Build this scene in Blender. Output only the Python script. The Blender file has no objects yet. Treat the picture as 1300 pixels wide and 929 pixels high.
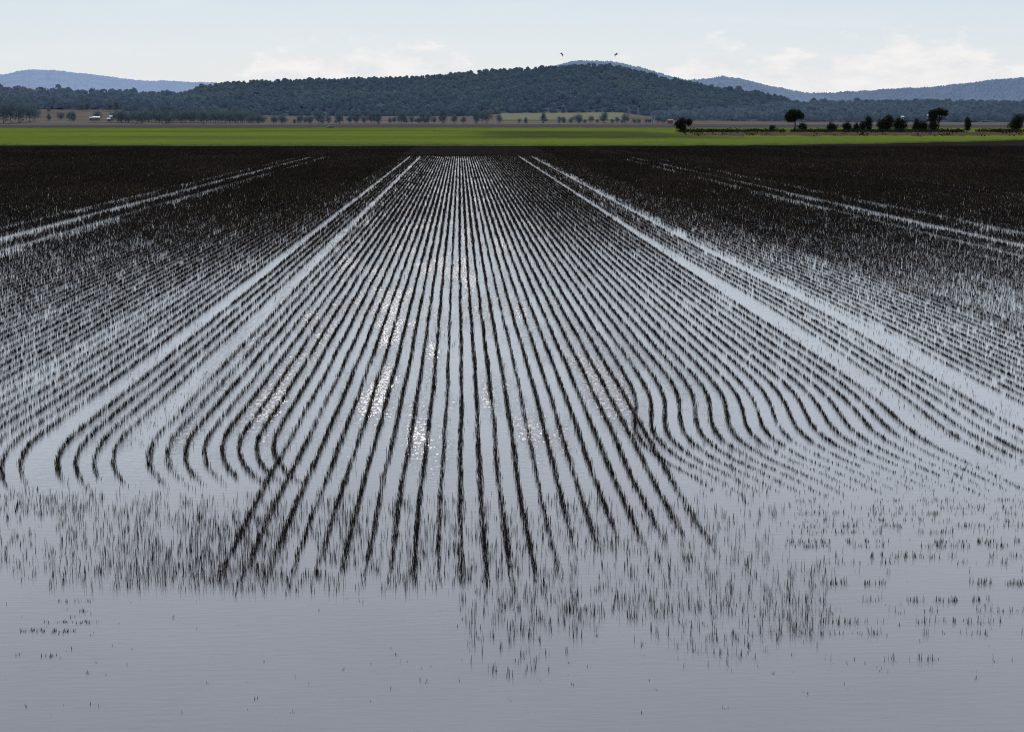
import bpy, bmesh, math, random
import numpy as np
from mathutils import Vector, Matrix

random.seed(7)
RNG = np.random.default_rng(11)
R = math.radians
scene = bpy.context.scene
COL = scene.collection

# ------------------------------------------------------------------ camera
H = 6.0
FPX = 1805.0
PITCH = math.atan(314.5 / FPX)
YAW = math.atan(67.0 / math.hypot(FPX, 314.5))
cam_d = bpy.data.cameras.new("camera")
cam_d.sensor_width = 36.0
cam_d.lens = FPX / 1300.0 * 36.0
cam_d.clip_start = 0.1
cam_d.clip_end = 80000.0
cam = bpy.data.objects.new("camera", cam_d)
COL.objects.link(cam)
cam.location = (0, 0, H)
cam.rotation_euler = (math.pi / 2 - PITCH, 0, -YAW)
scene.camera = cam
CR = cam.rotation_euler.to_matrix()

def ray(px, py):
    return (CR @ Vector(((px - 650) / FPX, -(py - 464.5) / FPX, -1.0))).normalized()

def ground(px, py, z=0.0):
    d = ray(px, py)
    t = (z - H) / d.z
    return Vector((d.x * t, d.y * t, z))

def at_range(px, py, rng):
    d = ray(px, py)
    t = rng / math.hypot(d.x, d.y)
    return Vector((d.x * t, d.y * t, H + d.z * t))

CP, SP = math.cos(PITCH), math.sin(PITCH)
def y_of_d(d):
    """distance along the ground of a line seen d reference pixels below the horizon"""
    return (FPX * H / (CP * d) - H * SP) / CP
def d_of_y(Y):
    return FPX * H / (CP * (Y * CP + H * SP))

# ------------------------------------------------------------------ helpers
def tag(o, label=None, cat=None, group=None, kind=None):
    if label: o["label"] = label
    if cat: o["category"] = cat
    if group: o["group"] = group
    if kind: o["kind"] = kind
    return o

def link(name, me, mat=None, parent=None):
    o = bpy.data.objects.new(name, me)
    COL.objects.link(o)
    if mat: me.materials.append(mat)
    if parent: o.parent = parent
    return o

def empty(name, loc=(0, 0, 0), rz=0):
    o = bpy.data.objects.new(name, None)
    COL.objects.link(o)
    o.location = loc
    o.rotation_euler = (0, 0, rz)
    o.empty_display_size = 0.5
    return o

def np_mesh(name, verts, quads, tone=None, smooth=False):
    me = bpy.data.meshes.new(name)
    verts = np.ascontiguousarray(verts, dtype=np.float32)
    quads = np.ascontiguousarray(quads, dtype=np.int32)
    n, k = quads.shape
    me.vertices.add(len(verts))
    me.vertices.foreach_set("co", verts.ravel())
    me.loops.add(n * k)
    me.loops.foreach_set("vertex_index", quads.ravel())
    me.polygons.add(n)
    me.polygons.foreach_set("loop_start", np.arange(0, n * k, k, dtype=np.int32))
    me.polygons.foreach_set("loop_total", np.full(n, k, dtype=np.int32))
    if smooth:
        me.polygons.foreach_set("use_smooth", np.ones(n, dtype=bool))
    if tone is not None:
        a = me.attributes.new("tone", 'FLOAT', 'POINT')
        a.data.foreach_set("value", np.ascontiguousarray(tone, dtype=np.float32))
    me.update(calc_edges=True)
    me.validate()
    return me

def grid_mesh(name, P, tone=None, smooth=True):
    """P: (n, m, 3) array of points"""
    n, m, _ = P.shape
    i = np.arange(n * m).reshape(n, m)
    q = np.stack([i[:-1, :-1], i[:-1, 1:], i[1:, 1:], i[1:, :-1]], -1).reshape(-1, 4)
    return np_mesh(name, P.reshape(-1, 3), q, None if tone is None else tone.ravel(), smooth)

def vnoise(x, y, seed=0):
    """cheap smooth value noise on numpy arrays, range 0..1"""
    x = np.asarray(x, float); y = np.asarray(y, float)
    xi = np.floor(x).astype(np.int64); yi = np.floor(y).astype(np.int64)
    fx = x - xi; fy = y - yi
    fx = fx * fx * (3 - 2 * fx); fy = fy * fy * (3 - 2 * fy)
    def h(a, b):
        v = np.sin(a * 127.1 + b * 311.7 + seed * 74.7) * 43758.5453
        return v - np.floor(v)
    return (h(xi, yi) * (1 - fx) + h(xi + 1, yi) * fx) * (1 - fy) + \
           (h(xi, yi + 1) * (1 - fx) + h(xi + 1, yi + 1) * fx) * fy

def fbm(x, y, seed=0, oct=4):
    s = 0; a = 0.5; t = 0
    for k in range(oct):
        s = s + a * vnoise(x * 2 ** k, y * 2 ** k, seed + k * 3); t += a; a *= 0.5
    return s / t

def sstep(a, b, x):
    t = np.clip((np.asarray(x, float) - a) / (b - a), 0, 1)
    return t * t * (3 - 2 * t)

# ------------------------------------------------------------------ materials
def new_mat(name):
    m = bpy.data.materials.new(name)
    m.use_nodes = True
    nt = m.node_tree
    b = nt.nodes["Principled BSDF"]
    return m, nt, b

def ramp(nt, fac, stops):
    r = nt.nodes.new("ShaderNodeValToRGB")
    e = r.color_ramp.elements
    while len(e) < len(stops): e.new(0.5)
    for k, (p, c) in enumerate(stops):
        e[k].position = p; e[k].color = (*c, 1)
    nt.links.new(fac, r.inputs[0])
    return r.outputs[0]

def noise(nt, scale, detail=4, vec=None, stretch=None, rough=0.55):
    n = nt.nodes.new("ShaderNodeTexNoise")
    n.inputs["Scale"].default_value = scale
    n.inputs["Detail"].default_value = detail
    n.inputs["Roughness"].default_value = rough
    if vec is None:
        tc = nt.nodes.new("ShaderNodeNewGeometry"); vec = tc.outputs["Position"]
    if stretch:
        mp = nt.nodes.new("ShaderNodeMapping")
        mp.inputs["Scale"].default_value = stretch
        nt.links.new(vec, mp.inputs[0]); vec = mp.outputs[0]
    nt.links.new(vec, n.inputs["Vector"])
    return n.outputs["Fac"]

def math_node(nt, op, a, b=None, c=None, clamp=False):
    n = nt.nodes.new("ShaderNodeMath"); n.operation = op; n.use_clamp = clamp
    for k, v in enumerate((a, b, c)):
        if v is None: continue
        if isinstance(v, (int, float)): n.inputs[k].default_value = v
        else: nt.links.new(v, n.inputs[k])
    return n.outputs[0]

def attr(nt, name="tone"):
    a = nt.nodes.new("ShaderNodeAttribute"); a.attribute_name = name
    return a.outputs["Fac"]

def plain_mat(name, c1, c2, scale=1.0, rough=0.9, spec=0.0, stretch=None, detail=4, bump=0.0):
    m, nt, b = new_mat(name)
    f = noise(nt, scale, detail, stretch=stretch)
    nt.links.new(ramp(nt, f, [(0.3, c1), (0.7, c2)]), b.inputs["Base Color"])
    b.inputs["Roughness"].default_value = rough
    b.inputs["Specular IOR Level"].default_value = spec
    if bump:
        bp = nt.nodes.new("ShaderNodeBump"); bp.inputs["Strength"].default_value = bump
        nt.links.new(f, bp.inputs["Height"]); nt.links.new(bp.outputs[0], b.inputs["Normal"])
    return m

def tone_mat(name, stops, rough=0.9, spec=0.0, transl=0.0, haze_glow=None):
    m, nt, b = new_mat(name)
    c = ramp(nt, attr(nt), stops)
    nt.links.new(c, b.inputs["Base Color"])
    b.inputs["Roughness"].default_value = rough
    b.inputs["Specular IOR Level"].default_value = spec
    if transl:
        t = nt.nodes.new("ShaderNodeBsdfTranslucent"); nt.links.new(c, t.inputs[0])
        mx = nt.nodes.new("ShaderNodeMixShader"); mx.inputs[0].default_value = transl
        out = nt.nodes["Material Output"]
        nt.links.new(b.outputs[0], mx.inputs[1]); nt.links.new(t.outputs[0], mx.inputs[2])
        nt.links.new(mx.outputs[0], out.inputs[0])
    if haze_glow:      # glow given to the leaves in place of light scattered by haze
        b.inputs["Emission Color"].default_value = (*haze_glow, 1); b.inputs["Emission Strength"].default_value = 1.0
    return m

SUN_EL, SUN_AZ = 36.0, -2.5       # degrees; azimuth from +Y towards +X

# shallow muddy flood water
def water_mat():
    m, nt, b = new_mat("flood_water")
    b.inputs["IOR"].default_value = 1.333
    M = lambda *a, **k: math_node(nt, *a, **k)
    def mrange(v, a, c, lo=0.0, hi=1.0):
        n = nt.nodes.new("ShaderNodeMapRange"); n.interpolation_type = 'SMOOTHSTEP'
        for k, q in ((1, a), (2, c), (3, lo), (4, hi)): n.inputs[k].default_value = q
        nt.links.new(v, n.inputs[0]); return n.outputs[0]
    f = noise(nt, 0.35, 3)
    nt.links.new(ramp(nt, f, [(0.3, (0.204, 0.203, 0.216)), (0.7, (0.226, 0.224, 0.236))]), b.inputs["Base Color"])
    geo = nt.nodes.new("ShaderNodeNewGeometry")
    sep = nt.nodes.new("ShaderNodeSeparateXYZ"); nt.links.new(geo.outputs["Position"], sep.inputs[0])
    # wind-ruffled patches lying along the rows, none in the sheltered water of the headland
    mp = nt.nodes.new("ShaderNodeMapping"); mp.inputs["Scale"].default_value = (0.95, 0.085, 1); mp.inputs["Location"].default_value = (PATCH_X, PATCH_Y, 0)
    nt.links.new(geo.outputs["Position"], mp.inputs[0])
    patch = mrange(noise(nt, 1.0, 4, vec=mp.outputs[0], rough=0.65), 0.42, 0.63)
    wind = M('MULTIPLY', mrange(sep.outputs[1], 20.0, 27.0), M('MULTIPLY', mrange(sep.outputs[0], -9.0, -5.0), mrange(sep.outputs[0], 3.0, 7.0, 1.0, 0.0)))
    wind = M('ADD', M('MULTIPLY', wind, M('MULTIPLY', patch, 0.90)), M('MULTIPLY', mrange(sep.outputs[1], 20.0, 30.0), 0.40))
    speck = noise(nt, 13.0, 2, stretch=(1.0, 0.42, 1), rough=0.7)
    thr = M('MULTIPLY_ADD', wind, -0.215, 0.725)
    sp = M('MULTIPLY', M('SUBTRACT', speck, thr), 5.0, clamp=True)
    nt.links.new(M('MULTIPLY_ADD', sp, 0.45, 0.035), b.inputs["Roughness"])
    fine = noise(nt, 7.5, 3, stretch=(0.7, 1.4, 1))
    lines = noise(nt, 4.0, 3, stretch=(0.55, 3.2, 1))
    h = M('ADD', M('MULTIPLY', fine, M('MULTIPLY', wind, 0.016)), M('MULTIPLY', lines, 0.0022))
    bp = nt.nodes.new("ShaderNodeBump"); bp.inputs["Strength"].default_value = 1.0
    bp.inputs["Distance"].default_value = 1.0
    nt.links.new(h, bp.inputs["Height"]); nt.links.new(bp.outputs[0], b.inputs["Normal"])
    return m

PATCH_X, PATCH_Y = 5.35, 0.6
M_water = water_mat()
M_stub = tone_mat("dead_stubble", [(0.0, (0.012, 0.011, 0.010)), (0.45, (0.030, 0.025, 0.019)),
                                   (0.8, (0.075, 0.050, 0.031)), (1.0, (0.15, 0.105, 0.062))], spec=0.0, rough=0.9)
M_soil = plain_mat("black_soil", (0.008, 0.0075, 0.009), (0.030, 0.024, 0.023), 0.12, spec=0.0, stretch=(0.35, 1.6, 1), detail=6)
def green_mat():
    m, nt, b = new_mat("green_crop")
    f = noise(nt, 0.012, 7, stretch=(0.38, 1.1, 1), rough=0.68)
    g2 = noise(nt, 0.9, 3, stretch=(1, 0.5, 1))
    c1 = ramp(nt, f, [(0.34, (0.078, 0.098, 0.034)), (0.46, (0.103, 0.138, 0.026)), (0.62, (0.128, 0.176, 0.022))])
    geo = nt.nodes.new("ShaderNodeNewGeometry"); sep = nt.nodes.new("ShaderNodeSeparateXYZ"); nt.links.new(geo.outputs["Position"], sep.inputs[0])
    def bump1(v, a, b_, w):
        m1 = nt.nodes.new("ShaderNodeMapRange"); m1.interpolation_type = 'SMOOTHSTEP'; m1.inputs[1].default_value = a; m1.inputs[2].default_value = a + w
        m2 = nt.nodes.new("ShaderNodeMapRange"); m2.interpolation_type = 'SMOOTHSTEP'; m2.inputs[1].default_value = b_ - w; m2.inputs[2].default_value = b_; m2.inputs[3].default_value = 1; m2.inputs[4].default_value = 0
        nt.links.new(v, m1.inputs[0]); nt.links.new(v, m2.inputs[0])
        return math_node(nt, 'MULTIPLY', m1.outputs[0], m2.outputs[0])
    weedy = math_node(nt, 'MULTIPLY', bump1(sep.outputs[0], -5, 92, 25), bump1(sep.outputs[1], 385, 640, 40))      # a thin, weedy stand
    weedy = math_node(nt, 'MULTIPLY', weedy, math_node(nt, 'MULTIPLY', noise(nt, 0.05, 5, stretch=(0.4, 1.6, 1), rough=0.7), 1.5, clamp=True))
    mw = nt.nodes.new("ShaderNodeMix"); mw.data_type = 'RGBA'; nt.links.new(weedy, mw.inputs[0]); nt.links.new(c1, mw.inputs[6]); mw.inputs[7].default_value = (0.045, 0.048, 0.026, 1)
    c1 = mw.outputs[2]
    mx = nt.nodes.new("ShaderNodeMix"); mx.data_type = 'RGBA'; mx.blend_type = 'MULTIPLY'; mx.inputs[0].default_value = 0.6
    nt.links.new(c1, mx.inputs[6]); nt.links.new(ramp(nt, g2, [(0.25, (0.55, 0.55, 0.6)), (0.7, (1, 1, 1))]), mx.inputs[7])
    nt.links.new(mx.outputs[2], b.inputs["Base Color"])
    b.inputs["Roughness"].default_value = 1.0; b.inputs["Specular IOR Level"].default_value = 0.0
    return m
M_green = green_mat()
M_plough = plain_mat("ploughed_ground", (0.050, 0.045, 0.056), (0.085, 0.075, 0.085), 0.01, spec=0.0, stretch=(0.2, 2, 1))
M_plain = plain_mat("grass_plain", (0.085, 0.076, 0.080), (0.155, 0.138, 0.105), 0.014, spec=0.0, stretch=(0.5, 1, 1), detail=5)
M_pasture = plain_mat("pale_pasture", (0.145, 0.150, 0.100), (0.190, 0.185, 0.130), 0.01, spec=0.0, stretch=(0.4, 1.5, 1))
M_bank = plain_mat("brown_bank", (0.042, 0.033, 0.027), (0.118, 0.084, 0.064), 0.14, spec=0.0, stretch=(0.3, 1.5, 1), detail=5)
M_bankgrass = tone_mat("bank_scrub", [(0, (0.010, 0.011, 0.008)), (0.6, (0.025, 0.026, 0.016)), (1, (0.10, 0.075, 0.05))])
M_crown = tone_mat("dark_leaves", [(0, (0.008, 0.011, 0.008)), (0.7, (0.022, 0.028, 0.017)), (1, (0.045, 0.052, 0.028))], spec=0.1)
M_crown_far = tone_mat("haze_tinted_leaves", [(0, (0.045, 0.068, 0.086)), (0.7, (0.082, 0.106, 0.112)), (1, (0.125, 0.14, 0.125))], transl=0.25, haze_glow=(0.014, 0.021, 0.032))  # haze is mixed into the leaf colours, with a faint added glow
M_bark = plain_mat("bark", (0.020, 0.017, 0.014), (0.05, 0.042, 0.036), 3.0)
M_bark_far = plain_mat("haze_tinted_bark", (0.055, 0.055, 0.062), (0.085, 0.08, 0.082), 1.0)  # bark paled by the haze put into its colour
M_palewood = plain_mat("pale_dead_wood", (0.26, 0.26, 0.27), (0.36, 0.36, 0.36), 1.0)
M_forest = tone_mat("hill_forest", [(0, (0.045, 0.074, 0.105)), (0.5, (0.066, 0.100, 0.118)), (0.85, (0.090, 0.128, 0.118)), (1, (0.135, 0.128, 0.118))], transl=0.4, haze_glow=(0.031, 0.046, 0.071))  # bluish stops carry distance haze; the glow adds more
M_forest_l = tone_mat("low_forest", [(0, (0.050, 0.076, 0.105)), (0.6, (0.072, 0.100, 0.122)), (1, (0.110, 0.125, 0.128))], transl=0.4, haze_glow=(0.042, 0.062, 0.094))  # more haze in colour and glow than on the main hill
M_hill = plain_mat("hill_floor", (0.06, 0.085, 0.135), (0.085, 0.105, 0.145), 0.02)  # blue tint of haze worked into the ground colour
M_far_left = plain_mat("far_range", (0.235, 0.310, 0.435), (0.275, 0.345, 0.470), 0.014, detail=8)  # pale blue is distance haze painted into the slope colour
M_far_mid = plain_mat("far_peak", (0.150, 0.205, 0.295), (0.205, 0.260, 0.345), 0.022, detail=6)  # haze tint in the base colour, weaker on this nearer peak
M_far_right = plain_mat("far_ridge", (0.115, 0.160, 0.235), (0.165, 0.212, 0.290), 0.022, detail=6)  # ridge colour blued to stand for haze
M_base = plain_mat("base_ground", (0.08, 0.075, 0.07), (0.11, 0.10, 0.09), 0.01)

# ------------------------------------------------------------------ setting: sheets
def sheet(name, pts, z, mat, kind="structure"):
    me = bpy.data.meshes.new(name)
    me.from_pydata([(x, y, z) for x, y in pts], [], [list(range(len(pts)))])
    return tag(link(name, me, mat), kind=kind)

sheet("ground", [(-30000, -500), (30000, -500), (30000, 45000), (-30000, 45000)], -0.6, M_base)
sheet("flood_water", [(-170, -40), (170, -40), (170, 262), (-170, 262)], 0.0, M_water)

# black soil that rises out of the water at the far end of the field
ys = np.concatenate([np.linspace(196, 262, 90), np.linspace(263, 330, 60), np.linspace(335, 640, 40)])
xs = np.linspace(-270, 270, 560)
X, Y = np.meshgrid(xs, ys)
Z = -0.10 + 0.17 * sstep(205, 250, Y + 0.05 * np.abs(X)) + 0.10 * (fbm(X * 0.12, Y * 0.06, 3) - 0.5) + 0.05 * (fbm(X * 0.9, Y * 0.25, 8) - 0.5)
Z = np.where(Y < 200, -0.2, Z) - 0.25 * sstep(330, 350, Y) * (1 - sstep(60, 100, X))
tag(link("soil", grid_mesh("soil", np.stack([X, Y, Z], -1)), M_soil), kind="structure")

# green crop: a low slab with an uneven near edge
def crop_field():
    xs = np.linspace(-420, 420, 700)
    vs = np.concatenate([[0, 0.002, 0.004, 0.008], np.linspace(0.015, 1, 60)])
    near = np.interp(xs, [-420, -110, 0, 60, 100, 135, 165, 420], [322, 322, 308, 313, 336, 366, 400, 520])
    near = near + 9.0 * (fbm(xs * 0.15, xs * 0 + 2, 5) - 0.5)
    P = np.zeros((len(vs), len(xs), 3))
    for a, v in enumerate(vs):
        P[a, :, 0] = xs * (1 + 0.6 * v)
        P[a, :, 1] = near + (832 - near) * v
        P[a, :, 2] = 0.42 + 0.42 * (fbm(P[a, :, 0] * 0.4, P[a, :, 1] * 0.1, 9) - 0.5)
    P[0, :, 2] = -0.3
    return link("crop_field", grid_mesh("crop_field", P), M_green)
tag(crop_field(), "bright green crop covering the flat field beyond the black soil", "crop", kind="stuff")
sheet("ploughed_field", [(-900, 800), (900, 800), (1200, 1420), (-1200, 1420)], 0.05, M_plough)

# plain rising to the foot of the hills
BASE_X = [-300, 0, 120, 200, 240, 300, 400, 600, 640, 790, 830, 1000, 1300, 1600]
BASE_Y = [138, 138, 139, 140, 141, 144, 146, 146, 142, 141, 147, 151, 153, 153]
RN, RF = 1290.0, 2350.0
def plain_z(px, r):
    zf = H + (150 - np.interp(px, BASE_X, BASE_Y)) / FPX * RF
    t = np.clip((np.asarray(r, float) - 1420) / (RF - 1420), 0, 1.4)
    return 0.15 + zf * t ** 1.15
def polar(px, r):
    d = ray(px, 150); k = r / math.hypot(d.x, d.y)
    return d.x * k, d.y * k
def polar_grid(pxs, rs, zf):
    P = np.zeros((len(rs), len(pxs), 3))
    for j, p in enumerate(pxs):
        d = ray(p, 150); k = 1 / math.hypot(d.x, d.y)
        P[:, j, 0] = d.x * k * rs; P[:, j, 1] = d.y * k * rs
        P[:, j, 2] = zf(p, rs)
    return P
tag(link("plain", grid_mesh("plain", polar_grid(np.arange(-300, 1601, 12.), np.linspace(RN, 2700, 40), plain_z)), M_plain), kind="structure")
tag(link("pasture", grid_mesh("pasture", polar_grid(np.arange(636, 800, 4.), np.linspace(1640, 2330, 20), lambda p, r: plain_z(p, r) + 0.5)), M_pasture), kind="structure")

# ------------------------------------------------------------------ hills
def hill(name, prof, r0, rc, r1, base, mat, amp, step=3.0, seed=1, nr=40, lo=-200, hi=1500, jit=0.0):
    pxs = np.arange(lo, hi + 1, step)
    px_, py_ = zip(*prof)
    cy = np.interp(pxs, px_, py_)
    # soften the polyline
    ker = np.ones(9) / 9; cy = np.convolve(np.pad(cy, 4, mode='edge'), ker, 'valid')
    ts = np.concatenate([np.linspace(0, 1, nr), np.linspace(1.05, 1.6, 6)])
    P = np.zeros((len(ts), len(pxs), 3))
    zc = np.array([at_range(p, c, rc).z for p, c in zip(pxs, cy)])
    zc = np.maximum(zc, 0.5)
    for a, t in enumerate(ts):
        r = r0 + (rc - r0) * t if t <= 1 else rc + (r1 - rc) * (t - 1) / 0.6
        s = (t ** 0.8) * (1 - 0.12 * math.sin(math.pi * t)) if t <= 1 else 1 - ((t - 1) / 0.6) ** 1.2
        for j, p in enumerate(pxs):
            d = ray(p, 150); k = r / math.hypot(d.x, d.y)
            P[a, j, 0] = d.x * k; P[a, j, 1] = d.y * k
        b = base(pxs, r) if callable(base) else base
        P[a, :, 2] = b + (zc - b) * s
        P[a, :, 2] += amp * (fbm(P[a, :, 0] / (amp * 9), P[a, :, 1] / (amp * 9), seed, 5) - 0.5) * min(1, 4 * t) + jit * np.random.default_rng(seed * 100 + a).normal(size=len(pxs))
    o = tag(link(name, grid_mesh(name, P), mat), kind="structure")
    return o, P

PROF_MAIN = [(-200, 175), (180, 160), (215, 137), (235, 122), (270, 112), (300, 109.5), (360, 107), (440, 104), (520, 102), (560, 101), (600, 95.5),
             (640, 92), (680, 90.5), (720, 88), (760, 86), (790, 88.5), (815, 96), (845, 104.5), (880, 110), (920, 117), (960, 122), (1000, 130), (1018, 142), (1040, 165), (1500, 180)]
PROF_LOW_L = [(-200, 122), (0, 123), (60, 124), (120, 126), (180, 127), (240, 130), (320, 140), (400, 160), (1500, 180)]
PROF_LOW_R = [(-200, 180), (820, 165), (900, 146), (1000, 138), (1100, 136), (1200, 136), (1300, 137), (1500, 136)]
PROF_FL = [(-300, 99), (-40, 97), (0, 95), (20, 91.5), (40, 89.5), (70, 89.5), (110, 93), (150, 98.5), (190, 102.5), (230, 104), (300, 106), (400, 108), (600, 130), (1500, 170)]
PROF_FM = [(-300, 170), (560, 130), (680, 96), (705, 84), (725, 78.5), (748, 76.5), (780, 78.5), (810, 85), (840, 94), (870, 101.5), (890, 100), (915, 97), (940, 99.5), (970, 107), (1000, 114), (1040, 120), (1120, 140), (1500, 175)]
PROF_FR = [(-300, 175), (880, 150), (940, 126), (1000, 118.5), (1060, 118), (1100, 115), (1130, 112), (1180, 111), (1210, 107), (1240, 103.5), (1270, 101), (1300, 97.5), (1400, 95), (1600, 96)]
_, P_main = hill("hill", PROF_MAIN, 2150, 3150, 4200, lambda p, r: plain_z(p, min(r, 2350)) - 3, M_hill, 6, seed=3, lo=160, hi=1060, step=2.5)
_, P_ll = hill("hill", PROF_LOW_L, 2250, 2800, 3600, lambda p, r: plain_z(p, min(r, 2350)) - 2, M_hill, 4, seed=5, lo=-200, hi=340)
_, P_lr = hill("hill", PROF_LOW_R, 1750, 2500, 3200, lambda p, r: plain_z(p, min(r, 2350)) - 2, M_hill, 4, seed=6, lo=830, hi=1500)
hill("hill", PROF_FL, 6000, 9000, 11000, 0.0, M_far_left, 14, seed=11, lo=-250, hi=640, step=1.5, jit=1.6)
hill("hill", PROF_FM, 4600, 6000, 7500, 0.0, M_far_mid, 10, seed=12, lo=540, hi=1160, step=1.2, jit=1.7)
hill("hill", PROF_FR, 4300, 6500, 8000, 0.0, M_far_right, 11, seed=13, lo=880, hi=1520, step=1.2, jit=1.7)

# forests: many leaf clumps per crown, one mesh per wooded slope
def forest(name, P, n, h0, h1, mat, label, nq=24, rmax=1.1, tmin=0.0, seed=0, clear=None, qs=1.0):
    g = np.random.default_rng(seed)
    nt_, nx, _ = P.shape
    rows = nt_ - 6
    u = g.random(n) * (nx - 1.01); v = (tmin + (rmax - tmin) * g.random(n)) * (rows - 1)
    v = np.clip(v, 0, nt_ - 2.01)
    i = v.astype(int); j = u.astype(int); fv = (v - i)[:, None]; fu = (u - j)[:, None]
    c = (P[i, j] * (1 - fv) + P[i + 1, j] * fv) * (1 - fu) + (P[i, j + 1] * (1 - fv) + P[i + 1, j + 1] * fv) * fu
    h = h0 + (h1 - h0) * g.random(n) ** 1.7 + (g.random(n) > 0.96) * 0.45 * h1 * g.random(n)
    pt = 0.6 * fbm(c[:, 0] / 60, c[:, 1] / 110, seed + 2) + 0.4 * fbm(c[:, 0] / 190, c[:, 1] / 300, seed + 6)
    base_tone = np.clip(-0.35 + 1.55 * pt + 0.30 * (g.random(n) - 0.45) + (g.random(n) > 0.95) * 0.35, 0, 1)
    rad = h * (0.30 + 0.16 * g.random(n))
    # quads
    dirs = g.normal(size=(n, nq, 3)); dirs /= np.linalg.norm(dirs, axis=2, keepdims=True)
    rr = 0.60 + 0.40 * g.random((n, nq, 1))
    off = dirs * rr
    cen = c[:, None, :] + np.concatenate([off[:, :, :2] * rad[:, None, None], (0.62 + 0.36 * off[:, :, 2:3]) * h[:, None, None]], 2)
    nrm = dirs + 0.15 * g.normal(size=(n, nq, 3))
    a = np.cross(nrm, g.normal(size=(n, nq, 3))); a /= np.linalg.norm(a, axis=2, keepdims=True)
    b = np.cross(nrm, a); b /= np.linalg.norm(b, axis=2, keepdims=True)
    s = (rad[:, None, None] * (0.28 + 0.22 * g.random((n, nq, 1)))) * qs
    vv = np.stack([cen - a * s - b * s * .6, cen + a * s - b * s * .8, cen + a * s * .8 + b * s, cen - a * s * .7 + b * s * .8], 2)
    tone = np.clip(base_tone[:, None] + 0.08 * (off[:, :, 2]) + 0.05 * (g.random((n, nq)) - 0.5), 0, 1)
    tone = np.repeat(tone.ravel(), 4)
    q = np.arange(n * nq * 4).reshape(-1, 4)
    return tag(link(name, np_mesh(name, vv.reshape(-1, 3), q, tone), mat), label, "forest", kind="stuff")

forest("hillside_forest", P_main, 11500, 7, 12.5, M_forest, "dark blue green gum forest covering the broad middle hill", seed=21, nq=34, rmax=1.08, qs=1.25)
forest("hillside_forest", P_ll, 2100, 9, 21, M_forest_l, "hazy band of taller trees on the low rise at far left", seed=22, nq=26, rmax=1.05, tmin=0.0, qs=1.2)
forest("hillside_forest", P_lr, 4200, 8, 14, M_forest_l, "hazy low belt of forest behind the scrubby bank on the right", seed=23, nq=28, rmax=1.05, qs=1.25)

# ------------------------------------------------------------------ trees
def tube(pts, rads, sides=6):
    V = []; F = []
    for k, (p, r) in enumerate(zip(pts, rads)):
        p = Vector(p)
        d = (Vector(pts[min(k + 1, len(pts) - 1)]) - Vector(pts[max(k - 1, 0)])).normalized()
        a = d.cross(Vector((0.3, 1, 0.1))).normalized(); b = d.cross(a)
        for s in range(sides):
            t = 2 * math.pi * s / sides
            V.append(p + (a * math.cos(t) + b * math.sin(t)) * r)
    for k in range(len(pts) - 1):
        for s in range(sides):
            F.append((k * sides + s, k * sides + (s + 1) % sides, (k + 1) * sides + (s + 1) % sides, (k + 1) * sides + s))
    return V, F

def trunk_mesh(name, h, lobes, r, lean=(0, 0), fork=0.35):
    V = []; F = []
    base = Vector((0, 0, -0.2)); top = Vector((lean[0], lean[1], h * fork))
    v, f = tube([base, (base + top) / 2 + Vector((0.03 * h, 0, 0)), top], [r * 1.25, r, r * 0.8]); V += v; F += f
    for (cx, cy, cz, rx, ry, rz) in lobes:
        e = Vector((cx, cy, cz + rz * 0.2)); mid = top.lerp(e, 0.5) + Vector((0, 0, 0.05 * h))
        v, f = tube([top - Vector((0, 0, 0.05 * h)), mid, e], [r * 0.6, r * 0.4, r * 0.12], 5)
        o = len(V); V += v; F += [tuple(i + o for i in q) for q in f]
    me = bpy.data.meshes.new(name); me.from_pydata([tuple(p) for p in V], [], F); me.update()
    return me

def crown_mesh(name, lobes, nclump, nleaf, leaf, g, droop=0.0):
    lobes = np.array(lobes, float)
    vol = lobes[:, 3] * lobes[:, 4] * lobes[:, 5]
    li = g.choice(len(lobes), nclump, p=vol / vol.sum())
    d = g.normal(size=(nclump, 3)); d /= np.linalg.norm(d, axis=1, keepdims=True)
    rr = (0.45 + 0.6 * g.random((nclump, 1)) ** 0.7)
    cc = lobes[li, :3] + d * rr * lobes[li, 3:]
    cl_s = leaf * 2.2
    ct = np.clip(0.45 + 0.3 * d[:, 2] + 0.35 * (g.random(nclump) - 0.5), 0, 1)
    cen = cc[:, None, :] + g.normal(size=(nclump, nleaf, 3)) * cl_s * 0.55
    a = g.normal(size=(nclump, nleaf, 3)); a[..., 2] -= droop; a /= np.linalg.norm(a, axis=2, keepdims=True)
    b = np.cross(a, g.normal(size=(nclump, nleaf, 3))); b /= np.linalg.norm(b, axis=2, keepdims=True)
    s = leaf * (0.5 + 0.6 * g.random((nclump, nleaf, 1)))
    vv = np.stack([cen - a * s, cen - b * s * .45, cen + a * s, cen + b * s * .45], 2)
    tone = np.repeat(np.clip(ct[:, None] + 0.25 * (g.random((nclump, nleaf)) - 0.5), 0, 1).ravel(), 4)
    return np_mesh(name, vv.reshape(-1, 3), np.arange(nclump * nleaf * 4).reshape(-1, 4), tone)

def lobes_round(h, w, n, g, lo=0.3):
    L = []
    for k in range(n):
        a = 2 * math.pi * k / n + g.random(); rr = w * 0.26 * (0.6 + 0.6 * g.random())
        z = h * (lo + (1 - lo) * (0.3 + 0.5 * g.random()))
        rz = min(h * (1 - lo) * (0.24 + 0.12 * g.random()), h - z)
        L.append((rr * math.cos(a), rr * math.sin(a), z, w * (0.22 + 0.08 * g.random()), w * (0.22 + 0.08 * g.random()), max(rz, h * 0.1)))
    return L

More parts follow.
